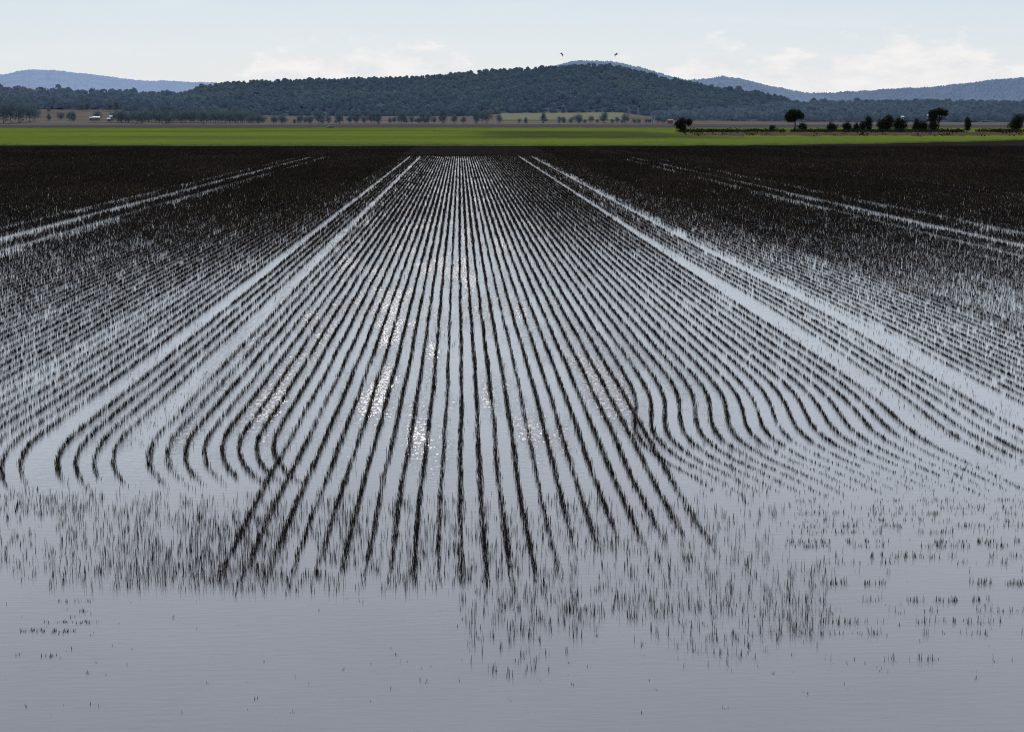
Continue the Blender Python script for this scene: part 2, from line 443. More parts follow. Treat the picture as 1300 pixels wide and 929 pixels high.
def make_tree(name, loc, lobes, h, r, label, cat, group=None, mats=(M_crown, M_bark), nclump=160, nleaf=9, leaf=0.3, lean=(0, 0), fork=0.35, seed=0, rz=0.0, droop=0.3):
    g = np.random.default_rng(seed)
    o = empty(name, loc, rz)
    tag(o, label, cat, group)
    link("trunk", trunk_mesh("trunk", h, lobes, r, lean, fork), mats[1], o)
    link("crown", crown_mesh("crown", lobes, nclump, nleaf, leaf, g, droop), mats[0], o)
    return o

def dup(root, loc, rz=0.0, s=(1, 1, 1), label=None, group=None):
    c = root.copy(); COL.objects.link(c)
    c.location = loc; c.rotation_euler = (0, 0, rz); c.scale = s
    if label: c["label"] = label
    if group: c["group"] = group
    for ch in list(root.children):
        k = ch.copy(); COL.objects.link(k); k.parent = c
    return c

# -- the scrubby bank on the right and what grows on it
def bank():
    xs_px = np.concatenate([np.arange(838, 1420, 6.)])
    vs = np.linspace(0, 1, 9)
    P = np.zeros((len(vs), len(xs_px), 3))
    for j, p in enumerate(xs_px):
        w = float(sstep(836, 930, p))
        yn = 173.0 + 2.2 * w - 0.9 * float(sstep(1150, 1300, p)) + 0.5 * math.sin(p * 0.13)
        yf = 172.6 - 4.3 * w
        a = ground(p, yn); b = ground(p, yf)
        for i, v in enumerate(vs):
            q = a.lerp(b, v)
            P[i, j] = (q.x, q.y, 0.2 + (0.22 + 0.28 * w) * math.sin(math.pi * (0.06 + 0.88 * v)) + 0.25 * (random.random() - 0.5))
    return tag(link("earth_bank", grid_mesh("earth_bank", P), M_bank), kind="structure")
bank()

def scrub():
    g = np.random.default_rng(5)
    n = 2600
    px = 862 + (1420 - 862) * g.random(n); py = 168.3 + 2.0 * g.random(n) ** 2
    dens = fbm(px * 0.03, px * 0, 4); keep = dens > 0.30
    low = g.random(n) < 0.05; py[low] = 171 + 4.0 * g.random(low.sum()); keep |= False
    px, py = px[keep], py[keep]; n = len(px)
    c = np.array([ground(p, q) for p, q in zip(px, py)]); c[:, 2] = 0.45
    m = 9
    cen = c[:, None, :] + g.normal(size=(n, m, 3)) * np.array([0.9, 0.9, 0.40]) + np.array([0, 0, 0.25])
    a = g.normal(size=(n, m, 3)); a /= np.linalg.norm(a, axis=2, keepdims=True)
    b = np.cross(a, g.normal(size=(n, m, 3))); b /= np.linalg.norm(b, axis=2, keepdims=True)
    s = 0.18 + 0.25 * g.random((n, m, 1))
    vv = np.stack([cen - a * s, cen - b * s * .6, cen + a * s, cen + b * s * .6], 2)
    tone = np.repeat(np.clip(g.random(n)[:, None] * 0.8 + 0.2 * g.random((n, m)), 0, 1).ravel(), 4)
    tag(link("low_scrub", np_mesh("low_scrub", vv.reshape(-1, 3), np.arange(n * m * 4).reshape(-1, 4), tone), M_bankgrass),
        "low dark scrub along the top of the brown bank", "scrub", kind="stuff")
scrub()

def bank_tree(px, pbase, hpx, wpx, shape, name, label, cat, seed, group=None):
    g = np.random.default_rng(seed)
    p = ground(px, pbase); k = p.y / FPX
    h, w = hpx * k + 0.7, wpx * k
    p.z = 0.35
    lean = (0, 0); fork = 0.3; nc = int(60 + 9 * hpx * wpx / 6)
    if shape == 'bush':
        L = lobes_round(h, w * 1.25, 5, g, lo=0.02) + [(0, 0, h * 0.38, w * 0.42, w * 0.4, h * 0.38)]; fork = 0.12
    elif shape == 'column':
        L = [(0, 0, h * 0.3, w * 0.42, w * 0.42, h * 0.32), (0.03 * w, 0, h * 0.55, w * 0.45, w * 0.4, h * 0.3), (0, 0, h * 0.78, w * 0.33, w * 0.33, h * 0.22)]; fork = 0.2
    elif shape == 'cone':
        L = [(0, 0, h * 0.25, w * 0.5, w * 0.48, h * 0.26), (0, 0, h * 0.5, w * 0.35, w * 0.34, h * 0.26), (0, 0, h * 0.78, w * 0.18, w * 0.18, h * 0.22)]; fork = 0.2
    elif shape == 'twolobe':
        L = [(-w * 0.28, 0, h * 0.58, w * 0.22, w * 0.22, h * 0.22), (-w * 0.05, 0.2, h * 0.74, w * 0.20, w * 0.22, h * 0.24), (w * 0.36, 0, h * 0.72, w * 0.15, w * 0.16, h * 0.20),
             (-w * 0.02, 0, h * 0.38, w * 0.17, w * 0.17, h * 0.2)]; fork = 0.3
    elif shape == 'gum':
        L = [(-w * 0.30, 0, h * 0.66, w * 0.20, w * 0.22, h * 0.20), (-w * 0.10, 0.4, h * 0.82, w * 0.22, w * 0.22, h * 0.18), (w * 0.17, -0.3, h * 0.76, w * 0.17, w * 0.2, h * 0.20),
             (w * 0.40, 0, h * 0.70, w * 0.12, w * 0.15, h * 0.15), (-w * 0.14, 0, h * 0.54, w * 0.16, w * 0.16, h * 0.10)]; fork = 0.5; lean = (w * 0.04, 0)
    elif shape == 'lean':
        L = [(-w * 0.26, 0, h * 0.76, w * 0.22, w * 0.25, h * 0.18), (w * 0.06, 0, h * 0.86, w * 0.22, w * 0.25, h * 0.14), (w * 0.36, 0, h * 0.80, w * 0.15, w * 0.16, h * 0.13),
             (-w * 0.28, 0, h * 0.58, w * 0.2, w * 0.2, h * 0.16), (w * 0.12, 0, h * 0.55, w * 0.12, w * 0.12, h * 0.10), (-w * 0.22, 0, h * 0.24, w * 0.2, w * 0.2, h * 0.22)]; fork = 0.4; lean = (w * 0.06, 0)
    return make_tree(name, p, L, h, max(0.10, 0.03 * h), label, cat, group, nclump=nc, nleaf=9, leaf=0.30, lean=lean, fork=fork, seed=seed)

BT = [
 (867, 170.5, 16.5, 20, 'twolobe', 'tree', 'dark two lobed tree standing alone at the left tip of the brown bank', 'tree'),
 (980, 167.5, 4.5, 5, 'bush', 'shrub', 'tiny round shrub left of the spreading gum tree on the bank', 'shrub'),
 (1008, 168.0, 25, 23, 'gum', 'gum_tree', 'tall gum tree with a spreading flat crown and bare trunk on the bank', 'tree'),
 (1019, 168.0, 9.5, 9, 'bush', 'shrub', 'dark shrub just right of the tall spreading gum trunk', 'shrub'),
 (1056, 168.3, 10, 11, 'bush', 'shrub', 'rounded dark shrub standing clear, first of the pair right of the gum tree', 'shrub'),
 (1075, 168.3, 10, 10, 'bush', 'shrub', 'blocky dark shrub, second of the pair right of the gum tree', 'shrub'),
 (1087, 168.0, 9, 6, 'cone', 'shrub', 'small pointed shrub between the blocky shrub and the slim tree', 'shrub'),
 (1095, 168.0, 11, 7, 'bush', 'shrub', 'low shrub at the left foot of the slim dark tree', 'shrub'),
 (1102, 168.0, 17, 9, 'column', 'tree', 'slim dark tree left of the biggest thicket on the bank', 'tree'),
 (1119, 168.3, 13, 11, 'bush', 'shrub', 'dark shrub forming the lower left end of the biggest thicket', 'shrub'),
 (1127, 168.3, 19, 13, 'bush', 'tree', 'highest dark bushy tree of the big thicket at mid bank', 'tree'),
 (1142, 168.3, 16, 14, 'bush', 'tree', 'wide dark bushy tree at the right end of the big thicket', 'tree'),
 (1163, 168.3, 16, 9, 'cone', 'tree', 'pointed dark conifer shaped tree between thicket and leaning gum', 'tree'),
 (1172, 168.3, 12, 11, 'bush', 'shrub', 'rounded shrub touching the pointed tree on its right side', 'shrub'),
 (1190, 167.5, 26, 24, 'lean', 'gum_tree', 'large open crowned gum tree with leaning limbs on the right bank', 'tree'),
 (1228, 167.3, 15, 8, 'column', 'tree', 'narrow upright dark tree standing alone right of the leaning gum', 'tree'),
 (1290, 168.0, 19, 17, 'bush', 'tree', 'dense rounded dark tree at the right end of the bank', 'tree'),
 (1345, 168.0, 14, 15, 'bush', 'shrub', 'dark shrub beyond the right end of the bank', 'shrub'),
]
for k, a in enumerate(BT):
    if a[0] > 1310: continue
    bank_tree(*a, seed=100 + k)

# -- the tree line in front of the hills
protos = []
def proto_tree(h, w, seed, kind):
    g = np.random.default_rng(seed)
    if kind == 0: L = lobes_round(h, w * 1.25, 6, g, lo=0.16) + [(0, 0, h * 0.5, w * 0.36, w * 0.36, h * 0.36)]
    elif kind == 1: L = lobes_round(h, w * 1.4, 7, g, lo=0.05) + [(0, 0, h * 0.42, w * 0.4, w * 0.4, h * 0.38)]
    else: L = [(0, 0, h * 0.4, w * 0.3, w * 0.3, h * 0.3), (0, 0, h * 0.7, w * 0.22, w * 0.22, h * 0.28)]
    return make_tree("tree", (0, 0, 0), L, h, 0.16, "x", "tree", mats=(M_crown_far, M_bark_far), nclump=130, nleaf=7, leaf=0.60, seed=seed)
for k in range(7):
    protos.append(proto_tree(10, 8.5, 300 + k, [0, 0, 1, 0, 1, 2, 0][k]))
used = set()
G_MID = "small trees in the line along the foot of the middle hill"
G_LEFT = "trees of the close shelter belt at left"
G_PAD = "scattered trees on the brown paddock at far left"
def place(px, r, hpx, label, group, wf=1.0):
    k = random.randrange(7)
    x, y = polar(px, r); z = float(plain_z(px, r)) if r > 1420 else 0.1
    h = hpx * r / FPX; s = h / 10.0
    sc = (s * wf * random.uniform(0.9, 1.2),) * 2 + (s * 1.22,)
    if k not in used:
        used.add(k); o = protos[k]
        o.location = (x, y, z); o.rotation_euler = (0, 0, random.uniform(0, 6.28)); o.scale = sc
        o["label"] = label; o["group"] = group
    else:
        dup(protos[k], (x, y, z), random.uniform(0, 6.28), sc, label, group)
mid_px = [329, 348, 358, 380, 393, 404, 416, 432, 444, 452, 462, 471, 476, 481, 495, 509, 513, 522, 536, 543, 552, 563, 576, 588, 604, 612, 619, 634,
          659, 668, 690, 710, 725, 735, 742, 750, 758, 767, 777, 784, 793, 806, 812, 821, 826, 836, 843]
mid_px += [random.uniform(330, 640) for _ in range(22)] + [random.uniform(655, 850) for _ in range(14)]
for n_, p in enumerate(mid_px):
    if n_ >= 47:
        place(p, random.uniform(1425, 1560), random.uniform(3.5, 8), "small dark tree in the line along the foot of the middle hill", G_MID, 1.3); continue
    hp = random.choice((7, 9, 10, 12, 13, 15)) * random.uniform(.9, 1.1) if p < 640 else random.choice((5, 6, 7, 9, 11)) * random.uniform(.9, 1.1)
    place(p + random.uniform(-1, 1), random.uniform(1430, 1475), hp, "small dark tree in the line along the foot of the middle hill", G_MID)
p = 150.0
while p < 328:
    place(p, random.uniform(1440, 1560), random.uniform(10, 15), "tree of the close shelter belt left of the middle hill", G_LEFT, 1.25)
    p += random.uniform(3.2, 6.5)
for p, r, hp in [(4, 1480, 20), (14, 1470, 22), (24, 1490, 20), (37, 1520, 17), (43, 1560, 18), (62, 2050, 5), (77, 1620, 9), (88, 1600, 9), (93, 1560, 10),
                 (62, 1600, 7), (104, 2200, 8), (112, 2150, 9), (140, 2150, 9), (148, 2200, 10), (124, 1600, 10), (143, 1560, 9), (214, 2150, 8), (196, 2200, 6), (172, 2150, 8)]:
    place(p, r, hp, "lone tree scattered on the brown paddock at far left", G_PAD, 1.1)

# pale forked dead tree in the far tree line
def dead_tree():
    p = Vector((*polar(829, 1425), 0.1))
    V = []; F = []
    for pts, rd in [(((-1.3, 0, 0), (-1.2, 0, 4), (-1.5, 0, 9.6)), (0.42, 0.35, 0.2)), (((1.1, 0, 0), (1.2, 0, 3), (1.3, 0.1, 9.2)), (0.42, 0.35, 0.18)),
                    (((-1.2, 0, 2.2), (0, 0, 1.3), (1.15, 0, 2.4)), (0.35, 0.45, 0.35)), (((-1.25, 0, 5), (-2.2, 0, 6.3), (-2.6, 0.2, 7.6)), (0.2, 0.14, 0.08)),
                    (((1.25, 0, 5.5), (2.1, 0, 6.4), (2.4, 0.2, 8)), (0.2, 0.13, 0.07))]:
        v, f = tube(pts, rd, 6); o = len(V); V += v; F += [tuple(i + o for i in q) for q in f]
    me = bpy.data.meshes.new("dead_tree"); me.from_pydata([tuple(v) for v in V], [], F); me.update()
    o = link("dead_tree", me, M_palewood); o.location = p
    tag(o, "pale bare dead tree with two upright forks in the far tree line", "tree")
dead_tree()

# ------------------------------------------------------------------ far buildings, car, birds
def bm_obj(name, bm, mat, parent=None):
    me = bpy.data.meshes.new(name); bm.to_mesh(me); bm.free(); me.update()
    return link(name, me, mat, parent)
def box(bm, x0, x1, y0, y1, z0, z1):
    v = [bm.verts.new(c) for c in ((x0, y0, z0), (x1, y0, z0), (x1, y1, z0), (x0, y1, z0), (x0, y0, z1), (x1, y0, z1), (x1, y1, z1), (x0, y1, z1))]
    for f in ((0, 3, 2, 1), (4, 5, 6, 7), (0, 1, 5, 4), (1, 2, 6, 5), (2, 3, 7, 6), (3, 0, 4, 7)): bm.faces.new([v[i] for i in f])
def prism_y(bm, prof, y0, y1):
    a = [bm.verts.new((x, y0, z)) for x, z in prof]; b = [bm.verts.new((x, y1, z)) for x, z in prof]
    n = len(prof)
    bm.faces.new(a); bm.faces.new(b[::-1])
    for i in range(n): bm.faces.new((a[i], b[i], b[(i + 1) % n], a[(i + 1) % n]))

def flat_mat(name, c, rough=0.6, spec=0.3, metal=0.0):
    m, nt, b = new_mat(name)
    f = noise(nt, 2.0, 3)
    nt.links.new(ramp(nt, f, [(0.3, tuple(v * 0.88 for v in c)), (0.7, c)]), b.inputs["Base Color"])
    b.inputs["Roughness"].default_value = rough; b.inputs["Specular IOR Level"].default_value = spec; b.inputs["Metallic"].default_value = metal
    return m
M_whiteroof = flat_mat("white_metal_roof", (0.8, 0.8, 0.8), 0.35, 0.5)  # roof white that also holds the glare of the farmhouse roof
M_wall = flat_mat("shed_wall", (0.16, 0.16, 0.18))
M_palewall = flat_mat("pale_wall", (0.42, 0.42, 0.44))
M_redwall = flat_mat("red_wall", (0.22, 0.09, 0.075))
M_glass = flat_mat("dark_glass", (0.02, 0.022, 0.026), 0.1, 0.6)
M_tyre = flat_mat("tyre", (0.015, 0.015, 0.015))
M_roofglint = flat_mat("roof_glint_white", (0.75, 0.75, 0.76), 0.3, 0.5)  # white put on the dark car's roof as its glint
M_bird = flat_mat("bird_feathers", (0.02, 0.02, 0.022))

def shed(px, r, L, D, Hw, rise, wall, roof, label, rz=0.0, name="farm_shed", zoff=0.0):
    x, y = polar(px, r); z = float(plain_z(px, r)) + zoff
    o = empty(name, (x, y, z), rz); tag(o, label, "shed" if "shed" in name else "house")
    bm = bmesh.new()
    prof = [(-D / 2, -0.5), (D / 2, -0.5), (D / 2, Hw), (0, Hw + rise), (-D / 2, Hw)]
    prism_y(bm, prof, -L / 2, L / 2)
    bmesh.ops.rotate(bm, verts=bm.verts, matrix=Matrix.Rotation(math.pi / 2, 3, 'Z'))
    bmesh.ops.recalc_face_normals(bm, faces=bm.faces)
    bm_obj("wall", bm, wall, o)
    bm = bmesh.new(); t = 0.12
    for s in (-1, 1):
        e = D / 2 + 0.4; ze = Hw - 0.4 * rise / (D / 2)
        prism_y(bm, [(0, Hw + rise + 0.02), (s * e, ze + 0.02), (s * e, ze + t + 0.02), (0, Hw + rise + t + 0.02)], -L / 2 - 0.3, L / 2 + 0.3)
    bmesh.ops.rotate(bm, verts=bm.verts, matrix=Matrix.Rotation(math.pi / 2, 3, 'Z'))
    bmesh.ops.recalc_face_normals(bm, faces=bm.faces)
    bm_obj("roof", bm, roof, o)
    bm = bmesh.new(); box(bm, -0.6, 0.5, -D / 2 - 0.04, -D / 2 + 0.02, 0, 2.1); bm_obj("door", bm, M_glass, o)
    for wx in (-L * 0.32, L * 0.3):
        bm = bmesh.new(); box(bm, wx - 0.6, wx + 0.6, -D / 2 - 0.04, -D / 2 + 0.02, 0.9, 2.0); bm_obj("window", bm, M_glass, o)
    return o
shed(122.5, 1500, 6.6, 6, 2.7, 0.9, M_wall, M_whiteroof, "low farmhouse with a long bright white roof on the left paddock", 0.1, "farmhouse", 2.5)
shed(117, 1510, 4.5, 4, 2.3, 1.0, M_wall, flat_mat("grey_roof", (0.35, 0.38, 0.40)), "small grey roofed shed at the left end of the white roofed farmhouse", 0.0, "farm_shed", 2.2)
shed(138.5, 1500, 3.0, 3.5, 2.2, 0.9, M_wall, M_whiteroof, "tiny white roofed shed, lower of the two right of the farmhouse", 0.0, "farm_shed", 1.6)
shed(141, 1520, 3.0, 3.2, 2.4, 0.9, M_wall, M_whiteroof, "tiny white roofed shed, upper of the two right of the farmhouse", 0.0, "farm_shed", 3.4)
shed(851, 1445, 5.0, 4, 3.2, 1.0, M_redwall, M_redwall, "small rusty red shed at the right end of the far tree line", 0.0, "farm_shed", 0.2)
shed(1145.5, 1600, 2.6, 3, 2.4, 0.8, M_palewall, M_whiteroof, "tiny white hut against the hazy forest above the big thicket", 0.0, "farm_shed", 4.0)
shed(1180, 1600, 5.0, 5, 3.0, 1.2, M_wall, flat_mat("pale_roof", (0.55, 0.52, 0.56)), "pale roofed shed half hidden behind the leaning gum tree", -0.2, "farm_shed", 4.8)

def car():
    p = ground(419, 163.6); o = empty("parked_car", (p.x, p.y, 0.06), 0.25)
    o.scale = (0.85,) * 3
    tag(o, "dark utility car with roof glint parked on the dark strip behind the green crop", "car")
    bm = bmesh.new()
    prism_y(bm, [(-2.3, 0.45), (2.3, 0.45), (2.35, 0.95), (1.1, 1.05), (-2.35, 1.08)], -0.9, 0.9)
    bmesh.ops.recalc_face_normals(bm, faces=bm.faces); bm_obj("body", bm, flat_mat("dark_paint", (0.05, 0.05, 0.055), 0.3, 0.5), o)
    bm = bmesh.new(); prism_y(bm, [(-1.5, 1.06), (1.05, 1.06), (0.4, 1.62), (-1.3, 1.62)], -0.8, 0.8)
    bmesh.ops.recalc_face_normals(bm, faces=bm.faces); bm_obj("cabin", bm, M_glass, o)
    bm = bmesh.new(); prism_y(bm, [(-1.4, 1.62), (0.5, 1.62), (0.35, 1.74), (-1.3, 1.76)], -0.82, 0.82)
    bmesh.ops.recalc_face_normals(bm, faces=bm.faces); bm_obj("roof", bm, M_roofglint, o)
    for x in (-1.45, 1.4):
        for y in (-0.85, 0.85):
            bm = bmesh.new(); bmesh.ops.create_cone(bm, segments=16, radius1=0.36, radius2=0.36, depth=0.22, cap_ends=True)
            bmesh.ops.rotate(bm, verts=bm.verts, matrix=Matrix.Rotation(math.pi / 2, 3, 'X')); bmesh.ops.translate(bm, verts=bm.verts, vec=(x, y, 0.36))
            bm_obj("wheel", bm, M_tyre, o)
car()

def bird(px, py, r, label, up, roll, rz):
    o = empty("bird", at_range(px, py, r), rz); tag(o, label, "bird", "birds flying above the hill")
    o.rotation_euler = (R(8), roll, rz)
    # body as a lofted spindle along local Y
    rings = [(-0.34, 0.006), (-0.26, 0.035), (-0.12, 0.062), (0.05, 0.07), (0.16, 0.052), (0.22, 0.038), (0.27, 0.042), (0.31, 0.03), (0.38, 0.006)]
    V, F = tube([(0, y, 0.03 * (y > 0.2)) for y, _ in rings], [r_ for _, r_ in rings], 8)
    t0 = len(V)
    V += [Vector((-0.03, -0.30, 0)), Vector((0.03, -0.30, 0)), Vector((0.075, -0.47, 0)), Vector((-0.075, -0.47, 0))]; F.append((t0, t0 + 1, t0 + 2, t0 + 3))
    me = bpy.data.meshes.new("body"); me.from_pydata([tuple(v) for v in V], [], F); me.update(); link("body", me, M_bird, o)
    for s in (-1, 1):
        sp = [(0.04, 0.10, -0.12, 0.02), (0.20, 0.13, -0.11, 0.02 + up[0] * 0.16), (0.36, 0.08, -0.13, 0.02 + up[0] * 0.3 + up[1] * 0.06), (0.55, -0.04, -0.16, 0.02 + up[0] * 0.34 + up[1] * 0.24)]
        V = []; F = []
        for (x, yl, yt, z) in sp:
            for yy, dz in ((yl, 0.012), (yl * 0.4 + yt * 0.6, 0.018), (yt, 0.0)):
                V.append((s * x, yy, z + dz))
        for a in range(3):
            for b in range(2):
                F.append((a * 3 + b, a * 3 + b + 1, a * 3 + b + 4, a * 3 + b + 3))
        me = bpy.data.meshes.new("wing"); me.from_pydata(V, [], F); me.update(); w = link("wing", me, M_bird, o)
bird(713, 69, 250, "dark flying bird, left of the two above the hill", (0.5, -1.3), R(32), R(70))
bird(782, 69.5, 250, "dark flying bird, right of the two above the hill", (0.6, -1.5), R(22), R(115))

# ------------------------------------------------------------------ stubble
PITCHROW = 0.053 * H / CP
def stems(x, y, h, w, g, z0=-0.03, lean=0.11, tone=None, seg2=None):
    """bent, tapering ribbons of dead stalk; two segments each"""
    n = len(x)
    yaw = g.random(n) * math.pi
    la = g.random(n) * 2 * math.pi; lm = lean * h * np.abs(g.normal(size=n))
    lx, ly = lm * np.cos(la), lm * np.sin(la)
    dx, dy = np.cos(yaw) * w * 0.5, np.sin(yaw) * w * 0.5
    V = np.zeros((n, 6, 3), np.float32)
    for k, (f, wf, lf) in enumerate(((0, 1.0, 0), (0.55, 0.85, 0.35), (1.0, 0.35, 1.0))):
        cx, cy = x + lx * lf, y + ly * lf
        z = z0 + (h - z0) * f
        V[:, 2 * k, 0] = cx - dx * wf; V[:, 2 * k, 1] = cy - dy * wf; V[:, 2 * k, 2] = z
        V[:, 2 * k + 1, 0] = cx + dx * wf; V[:, 2 * k + 1, 1] = cy + dy * wf; V[:, 2 * k + 1, 2] = z
    b = (np.arange(n) * 6)[:, None]
    Q = np.concatenate([b + np.array([[0, 1, 3, 2]]), b + np.array([[2, 3, 5, 4]])], 1).reshape(-1, 4)
    if tone is None: tone = np.clip(g.random(n) ** 2.0 + 0.0, 0, 1)
    T = np.repeat(tone, 6)
    return V.reshape(-1, 3), Q, T

def px_of(x, y):
    depth = (y * math.cos(YAW) + x * math.sin(YAW)) * CP + H * SP
    return 650 + FPX * (x * math.cos(YAW) - y * math.sin(YAW)) / depth

N0 = 46.0
_yy = np.linspace(11, 304, 6000)
_nn = np.where(_yy < 30, 1.0, (30 / _yy) ** 1.3)
_cdf = np.concatenate([[0], np.cumsum((_nn[1:] + _nn[:-1]) / 2 * np.diff(_yy))])
def sample_y(ya, yb, g, mult=1.0):
    ca, cb = np.interp([ya, yb], _yy, _cdf)
    n = int(N0 * mult * (cb - ca))
    return np.interp(ca + (cb - ca) * g.random(n), _cdf, _yy)

def row_shift(k, d):
    """how the drilled row wanders sideways near the headland (units of H)"""
    d = np.asarray(d, float)
    s = 0.006 * np.sin(d * 0.02 + 1.3) * 0.5
    if k <= -11:
        s = s + 0.185 * (np.clip(d - 392, 0, None) / 78) ** 2
    elif k >= 12:
        wgt = 1.0 if k < 22 else max(0.0, 1 - (k - 22) / 14)
        if k < 14: wgt *= 0.9
        s = s - wgt * 0.09 * np.exp(-((d - 405) / 40.0) ** 2) + wgt * 0.0014 * np.clip(d - 438, 0, 60)
        if k >= 30: s = s + 0.05 * np.exp(-((d - 235) / 70.0) ** 2)
    return s

def row_stems(k, g, mult=1.0, scatter=0.030, dend=None, dfade=None, fmax=0.92, ystop=236.0, hmean=0.088, patchy=0.3, gap=None, tuft=0.0, short=False, far_tall=False):
    dend = 690 if dend is None else dend
    y = sample_y(max(y_of_d(dend), 11.2), ystop, g, mult)
    if tuft:
        ph = np.floor(y / tuft)
        yt = (ph + 0.5 + 0.35 * np.sin(ph * 12.9898 + k * 7.1)) * tuft + g.normal(size=len(y)) * tuft * 0.16
        y = np.where(y < 90, yt, y)
    d = d_of_y(y)
    keep = np.ones(len(y), bool)
    if tuft: keep &= ~((y < 90) & (np.modf(np.abs(np.sin(ph * 78.233 + k * 3.7)) * 437.58)[0] < 0.07))
    # thin / missing stretches
    nz = fbm(y * 0.35 + k * 17.3, np.full(len(y), k * 3.7), 2, 3)
    keep &= g.random(len(y)) < np.clip(1.0 - patchy * sstep(0.55, 0.75, nz) * 1.6, 0.12, 1)
    if dfade: keep &= g.random(len(y)) > fmax * sstep(dfade, dend, d)
    if gap: keep &= g.random(len(y)) > gap(d)
    y = y[keep]; d = d[keep]
    wig = 0.006 * np.sin(y * 0.9 + k) + (0.022 if -11 < k < 12 else 0.04) * (fbm(y * 0.25, y * 0 + k, 7, 2) - 0.5)
    x = k * PITCHROW + row_shift(k, d) * H / CP + wig + g.normal(size=len(y)) * scatter * (1 + 0.9 * sstep(50, 110, y) * (0.6 + 0.8 * fbm(y * 0.03 + k * 0.11, y * 0 + k * 0.23, 33, 3)))
    p = px_of(x, y); keep = (p > -220) & (p < 1520)
    x, y = x[keep], y[keep]
    n = len(x)
    hm = hmean + 0.075 * sstep(45, 95, y) + (0.05 * sstep(90, 140, y) if far_tall else 0)
    if short: hm = hm * (1 - 0.45 * sstep(395, 450, d_of_y(y)))
    h = np.clip(hm * (1 + 0.28 * g.normal(size=n)), 0.03, 0.30)
    w = 0.0095 * np.maximum(1.0, y / 30.0) * (0.6 + 0.8 * g.random(n))
    return x, y, h, w

ORD = ["first", "second", "third", "fourth", "fifth", "sixth", "seventh", "eighth", "ninth", "tenth", "eleventh", "twelfth", "thirteenth", "fourteenth", "fifteenth",
       "sixteenth", "seventeenth", "eighteenth", "nineteenth", "twentieth", "twenty-first", "twenty-second", "twenty-third", "twenty-fourth", "twenty-fifth",
       "twenty-sixth", "twenty-seventh", "twenty-eighth", "twenty-ninth", "thirtieth"]
LT_IN, LT_OUT, RT_IN, RT_OUT = -19, -24, 29, 35
def row_label(k):
    if LT_OUT < k < LT_IN: return "hooked stubble row, %s from the right between the two left wheel tracks" % ORD[LT_IN - k - 1]
    if k < LT_OUT: return "stubble row at left, %s outside the outer left wheel track" % ORD[LT_OUT - k - 1]
    if LT_IN < k <= -11: return "stubble row hooking inward at its end, %s right of inner left wheel track" % ORD[k - LT_IN - 1]
    if -11 < k <= 4: return "straight dark stubble row, %s right of the inner left wheel track" % ORD[k - LT_IN - 1]
    if 4 < k < 12: return "straight dark stubble row, %s left of the inner right wheel track" % ORD[RT_IN - k - 1]
    if 12 <= k < RT_IN: return "S bent stubble row, %s left of the inner right wheel track" % ORD[RT_IN - k - 1]
    if RT_IN < k < RT_OUT: return "thin stubble row, %s from the left between the two right wheel tracks" % ORD[k - RT_IN - 1]
    return "stubble row at right, %s outside the outer right wheel track" % ORD[k - RT_OUT - 1]

ROW_LO, ROW_HI = -29, 47
for k in range(ROW_LO, ROW_HI + 1):
    if k in (LT_IN, LT_OUT, RT_IN, RT_OUT): continue
    g = np.random.default_rng(1000 + k)
    kw = dict(mult=2.0, scatter=0.024)
    if k <= -11:
        kw["dend"] = 462 + 18 * g.random() - (6 if k < -20 else 0); kw["dfade"] = 440
        if k in (-20, -18, -15): kw["mult"] = 1.25
        if k in (-18, -17): kw["scatter"] = 0.035; kw["mult"] = 1.4
        if k <= -25: kw["scatter"] = 0.026; kw["mult"] = 2.0
    elif k <= -3: kw["dend"] = 603 + 3 * g.random(); kw["dfade"] = 505 + 50 * g.random()
    elif k <= 4: kw["dend"] = 596 + 14 * g.random(); kw["dfade"] = 560
    elif k < 12: kw["dend"] = 550 + 25 * g.random(); kw["dfade"] = 510
    elif k < 19: kw.update(dend=476 + 10 * g.random(), dfade=425, fmax=0.6, short=True, hmean=0.080)
    elif k < 29: kw.update(dend=478 + 10 * g.random(), dfade=392, fmax=0.70, short=True, mult=2.3, scatter=0.018, tuft=0.12, hmean=0.070)
    elif k < 35: kw.update(dend=455, dfade=428, mult=(1.5, 2.3, 2.3, 1.5, 1.8)[k - 30], scatter=0.017, tuft=0.12, patchy=0.35, hmean=0.062)
    elif k == 36: kw.update(dend=330, dfade=180, mult=0.9, scatter=0.035, tuft=0.19, patchy=1.0, hmean=0.055)
    elif k < 38: kw.update(dend=420, dfade=350, mult=1.6, scatter=0.017, tuft=0.13, patchy=0.7, hmean=0.06)
    else: kw.update(dend=440, dfade=405, mult=2.5, scatter=0.016, tuft=0.12, patchy=0.25, hmean=0.062)
    if k in (-1, 4): kw["mult"] = 1.1; kw["scatter"] = 0.022
    kw["ystop"] = 229 + 11 * g.random()
    x, y, h, w = row_stems(k, g, **kw)
    V, Q, T = stems(x, y, h, w, g)
    o = link("stubble_row", np_mesh("stubble_row", V, Q, T), M_stub)
    grp = "hooked stubble rows at left" if k <= -11 else "straight stubble rows in the middle strip" if k < 12 else "bending stubble rows at right" if k < RT_IN else "thin stubble rows around the right wheel tracks"
    tag(o, row_label(k), "stubble row", grp)

